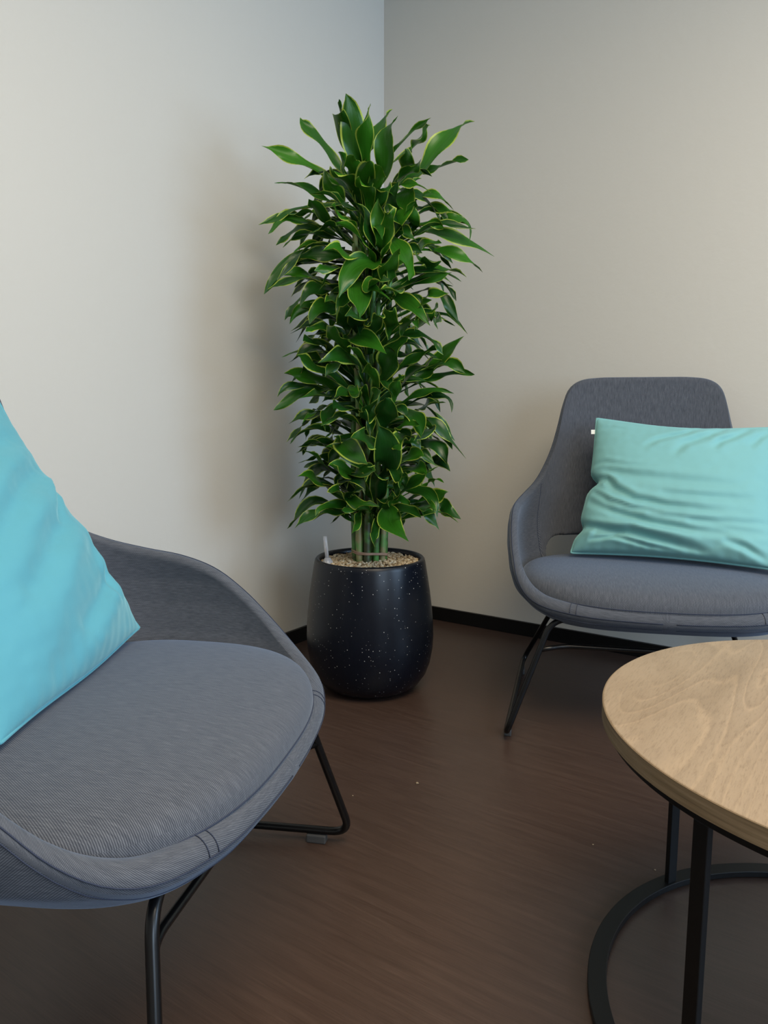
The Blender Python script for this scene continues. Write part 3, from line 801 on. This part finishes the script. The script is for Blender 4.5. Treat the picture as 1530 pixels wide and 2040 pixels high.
# leaves read off the photograph: base, middle, tip (in the crown crops), blade width
UP_ = [((530,490),(390,300),(255,205),75),((430,540),(270,450),(75,372),70),((450,690),(300,620),(140,572),65),((600,420),(550,230),(525,165),95),
 ((600,400),(545,170),(545,65),34),((640,440),(622,260),(597,50),118),((700,400),(705,250),(715,100),84),((660,490),(760,310),(850,118),92),((810,560),(820,350),(860,188),95),
 ((880,400),(980,290),(1080,212),75),((1030,530),(1160,360),(1345,180),112),((1040,540),(1240,470),(1330,445),62),((980,390),(1050,300),(1075,215),80),
 ((900,590),(980,520),(1030,440),95),((850,900),(930,700),(1015,520),160),((810,650),(950,605),(1085,615),48),((1010,700),(1110,662),(1232,740),58),
 ((640,660),(560,560),(470,500),105),((640,770),(540,720),(410,618),92),((480,860),(420,780),(345,690),85),((400,740),(230,765),(70,860),50),
 ((370,850),(210,812),(110,910),72),((470,880),(320,865),(150,960),62),((440,985),(330,985),(240,1015),52),((330,1030),(190,1110),(92,1250),66),
 ((440,1210),(330,1148),(190,1165),82),((530,1240),(400,1240),(285,1320),85),((620,1060),(450,1028),(260,1050),78),((440,1340),(340,1345),(220,1415),56),
 ((540,1370),(440,1362),(340,1425),98),((755,1080),(640,1110),(535,1250),115),((665,1190),(662,1280),(668,1395),112),((720,1010),(620,895),(510,840),120),
 ((850,940),(930,1040),(990,1200),95),((1040,890),(1230,925),(1440,1000),80),((1110,1010),(1250,1035),(1415,1110),66),((1000,1150),(1150,1122),(1320,1140),72),
 ((920,1230),(1080,1185),(1220,1130),62),((960,880),(1080,845),(1190,860),68),((1090,870),(1230,815),(1360,825),62),((1020,760),(1130,752),(1240,755),52),
 ((1120,760),(1310,830),(1370,930),32),((970,1030),(1060,975),(1160,960),92),((880,1290),(985,1345),(1065,1440),82),((1000,1500),(1080,1400),(1155,1325),95),
 ((1040,1330),(1090,1275),(1215,1270),48),((1060,1400),(1200,1400),(1300,1475),30),((575,1500),(580,1420),(570,1340),95),((740,1510),(760,1440),(800,1375),95),
 ((800,1000),(780,850),(760,690),90),((810,1000),(838,850),(860,680),85),((610,620),(560,500),(545,370),80),((640,620),(615,500),(600,400),75),((700,640),(700,540),(740,450),90),
 ((560,720),(500,640),(430,520),85),((640,900),(560,800),(480,730),90),((760,1010),(700,820),(640,690),100),((900,900),(870,760),(880,600),95),((960,540),(950,470),(960,380),70),
 ((1000,880),(960,800),(1000,690),95),((640,1080),(560,1020),(440,985),90),((600,1170),(510,1110),(400,1120),85),((820,1180),(850,1090),(880,1000),100),
 ((1100,1130),(1060,1060),(1000,1040),95),((780,1180),(720,1230),(820,1260),70),((900,1260),(860,1250),(780,1245),70),((540,1250),(500,1300),(450,1330),60),
 ((960,1440),(1010,1370),(1080,1290),70),((700,1260),(760,1210),(810,1170),70),((860,1500),(850,1420),(840,1340),95),((640,1500),(650,1420),(620,1350),90),
 ((540,1500),(430,1490),(320,1460),80),((930,1510),(960,1450),(1020,1430),80),((1080,1440),(1130,1420),(1150,1440),50),((720,700),(690,620),(640,560),80),((760,640),(770,560),(790,480),80)]
LO_ = [((590,210),(520,110),(480,20),105),((460,160),(380,125),(300,70),72),((450,290),(340,190),(190,200),62),((560,380),(400,295),(280,190),92),
 ((470,385),(340,335),(200,328),112),((390,400),(260,390),(145,430),42),((400,420),(270,455),(155,540),78),((660,290),(560,205),(450,240),95),
 ((820,330),(870,200),(970,90),140),((920,275),(1050,200),(1180,150),50),((1110,270),(1200,180),(1290,90),112),((930,380),(1030,285),(1130,235),120),
 ((1060,330),(1180,262),(1310,290),92),((1090,350),(1240,315),(1380,325),50),((950,480),(1100,420),(1230,435),38),((1060,460),(1180,455),(1265,525),42),
 ((1000,560),(1080,505),(1165,500),72),((1035,600),(1150,655),(1230,765),66),((920,550),(1000,585),(1050,680),92),((690,650),(570,590),(455,590),138),
 ((680,590),(570,525),(470,500),84),((830,640),(825,550),(830,465),108),((440,560),(370,565),(315,600),22),((830,900),(830,780),(792,640),165),
 ((980,770),(1110,750),(1220,840),102),((870,875),(970,825),(1060,790),82),((700,910),(590,810),(430,745),84),((460,890),(400,830),(320,785),52),
 ((700,1000),(570,915),(435,880),104),((480,1020),(400,965),(300,925),78),((620,1095),(540,1055),(465,1020),95),((610,1125),(480,1125),(360,1160),46),
 ((730,1160),(640,1145),(530,1155),50),((900,1060),(1000,980),(1120,880),62),((960,1020),(1085,1055),(1150,1180),62),((1060,1090),(1150,1065),(1220,1030),82),
 ((1145,1110),(1200,1155),(1275,1205),72),((1060,1000),(1110,968),(1190,965),26),((870,1140),(960,1150),(1040,1180),62),((840,1150),(845,1225),(925,1310),115),
 ((775,1200),(755,1280),(742,1360),42),((660,1170),(652,1230),(625,1285),38),((800,1120),(830,1080),(870,1060),80),((780,1090),(780,980),(740,880),92),
 ((850,880),(885,925),(908,990),74),((1090,860),(1160,855),(1215,910),52),((600,100),(700,110),(815,205),100),((720,575),(745,490),(770,400),92),
 ((885,480),(880,400),(925,310),62),((600,1080),(660,1120),(760,1100),60),((590,1090),(620,1040),(690,1010),50),((560,720),(600,780),(700,860),110),((760,760),(700,720),(620,700),110),
 ((520,520),(470,560),(440,640),60),((940,680),(900,730),(880,800),80),((980,800),(960,730),(980,680),80),((700,260),(640,200),(600,140),90),((760,400),(720,320),(720,240),70),
 ((640,470),(600,420),(520,470),80),((620,400),(640,460),(680,380),60),((480,450),(420,450),(320,450),80),((560,980),(640,960),(720,1000),90),((900,940),(1000,900),(1090,900),80),
 ((1000,1130),(1080,1130),(1120,1150),70),((620,930),(700,920),(740,900),90),((480,640),(500,660),(455,710),26),((560,760),(530,720),(510,680),26),((1040,690),(1090,660),(1000,720),60),
 ((850,1120),(900,1010),(960,900),80),((760,560),(690,600),(690,520),70),((900,660),(930,620),(1040,640),70)]
def crop_leaves(lst, oy):
    for (b, m, t, wpx) in lst:
        conv = lambda q: (500 + q[0] / 3.06, oy + q[1] / 3.06)
        b, m, t = conv(b), conv(m), conv(t)
        k = 2.45 / FPX
        bx = (b[0] - 737) * k; tx = (t[0] - 737) * k
        vis = (math.hypot(m[0] - b[0], m[1] - b[1]) + math.hypot(t[0] - m[0], t[1] - m[1])) * k
        out = min(1, abs(tx) / .30)                        # 1 = at the silhouette
        full = .17 + .05 * random.random()
        dep = math.sqrt(max(0, full ** 2 - vis ** 2)) * (1 if out < .8 else .4)
        yb = PY - math.sqrt(max(0, .13 ** 2 - min(bx * bx, .13 ** 2))) * (1 - .55 * out) + random.uniform(-.015, .015)
        if out > .75: yb += random.uniform(0, .06)
        yt = yb - dep; ym = yb - dep * .55
        B = px_at(*b, yb); Mi = px_at(*m, ym); Ti = px_at(*t, yt)
        root = Vector((PX + bx * .35, PY + (yb - PY) * .35, B.z - (.055 if t[1] < b[1] + 25 else -.01)))
        # the blade's upper face looks up the stem and, for inner leaves, out to the room
        upv = Vector((-.25 * (tx / .3), -.9 + .3 * out, .75 + random.uniform(-.3, .3)))
        if t[1] > b[1] + 45: upv = Vector((.2 * tx / .3, -1, .25))
        hz = (B.z - .5) / 1.3
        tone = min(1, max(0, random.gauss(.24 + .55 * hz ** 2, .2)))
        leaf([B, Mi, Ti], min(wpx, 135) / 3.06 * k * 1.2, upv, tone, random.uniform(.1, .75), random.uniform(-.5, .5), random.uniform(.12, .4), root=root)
crop_leaves(UP_, 170); crop_leaves(LO_, 640)
# the rest of every crown: leaves pointing all round, most of them behind or inside
def reach(z): return interp([(.50, .19), (.62, .25), (.75, .20), (.9, .24), (1.05, .24), (1.15, .21), (1.3, .28), (1.45, .28), (1.55, .22), (1.7, .12)], z)
for k in range(240):
    z = .52 + 1.03 * ((k + random.random()) / 240)
    a = k * 2.39996 + random.uniform(-.4, .4)
    d = Vector((math.cos(a), math.sin(a), 0)); r0 = random.uniform(.03, .07)
    L = min(reach(z + .08), .27) * random.uniform(.75, .98); steep = random.uniform(.15, .9) * (1.2 if z > 1.4 else .8)
    if d.y < -.25:
        if k % 3: continue
        L *= .6
    # keep clear of the left wall
    B = Vector((PX, PY, z)) + d * r0; Mi = B + d * (L * .55) + Vector((0, 0, L * steep * .55)); Ti = B + d * (L * .98) + Vector((0, 0, L * (steep * .55 - random.uniform(0, .5))))
    root = Vector((PX, PY, z - .05)) + d * .025
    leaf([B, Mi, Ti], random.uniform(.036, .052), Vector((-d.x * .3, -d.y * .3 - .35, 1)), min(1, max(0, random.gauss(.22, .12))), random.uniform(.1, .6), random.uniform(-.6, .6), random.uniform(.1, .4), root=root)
for c in canes:
    b = c.pop('bm'); me = bpy.data.meshes.new('leaf_crown')
    if not b.faces: b.free(); continue
    b.to_mesh(me); b.free(); me.materials.append(M['leaf'])
    o = bpy.data.objects.new('leaf_crown', me); C.objects.link(o); o.parent = c['obj']
bm = bmesh.new()
for dz, ph in ((.028, 0), (.034, 1.1)):
    pts = []
    for k in range(60):
        a = 2 * math.pi * k / 60; rr = .0565 + .0015 * math.cos(10 * a - 2)
        pts.append((rr * math.cos(a), rr * .92 * math.sin(a), dz + .009 * math.cos(a * 1 + 2.6 + ph * .3) - .004 * math.sin(2 * a)))
    add_tube(bm, pts, .0027, 8, closed=True)
obj('tie_band', bm, M['tie'], plant)

# ------------------------------------------------------------------ crumbs on the floor
def crumb(px, py, s, label):
    y = None; a = (px - 765) / FPX; b = (1020 - py) / FPX
    r = Vector((a, math.cos(PITCH) + b * math.sin(PITCH), -math.sin(PITCH) + b * math.cos(PITCH))); q = EYE + r * (-.9 / r.z)
    bm = bmesh.new(); bmesh.ops.create_icosphere(bm, subdivisions=2, radius=s)
    for v in bm.verts: v.co *= 1 + .5 * noise.noise(v.co * 400 + Vector((px, 0, 0))); v.co.z = v.co.z * .6
    m_ = min(v.co.z for v in bm.verts)
    for v in bm.verts: v.co.z -= m_
    o = obj('crumb', bm, M['crumb'], smooth=False); o.location = (q.x, q.y, 0); tag(o, label, 'crumb', 'crumbs on the floor')
crumb(831, 1562, .0035, 'largest tiny crumb on the brown floor, in front of the planter')
crumb(703, 1586, .0018, 'tiny pale crumb beside the left chair sled leg')
crumb(1181, 1683, .0018, 'tiny pale crumb left of the table legs')
crumb(1305, 1734, .0018, 'tiny pale crumb just outside the table base ring')
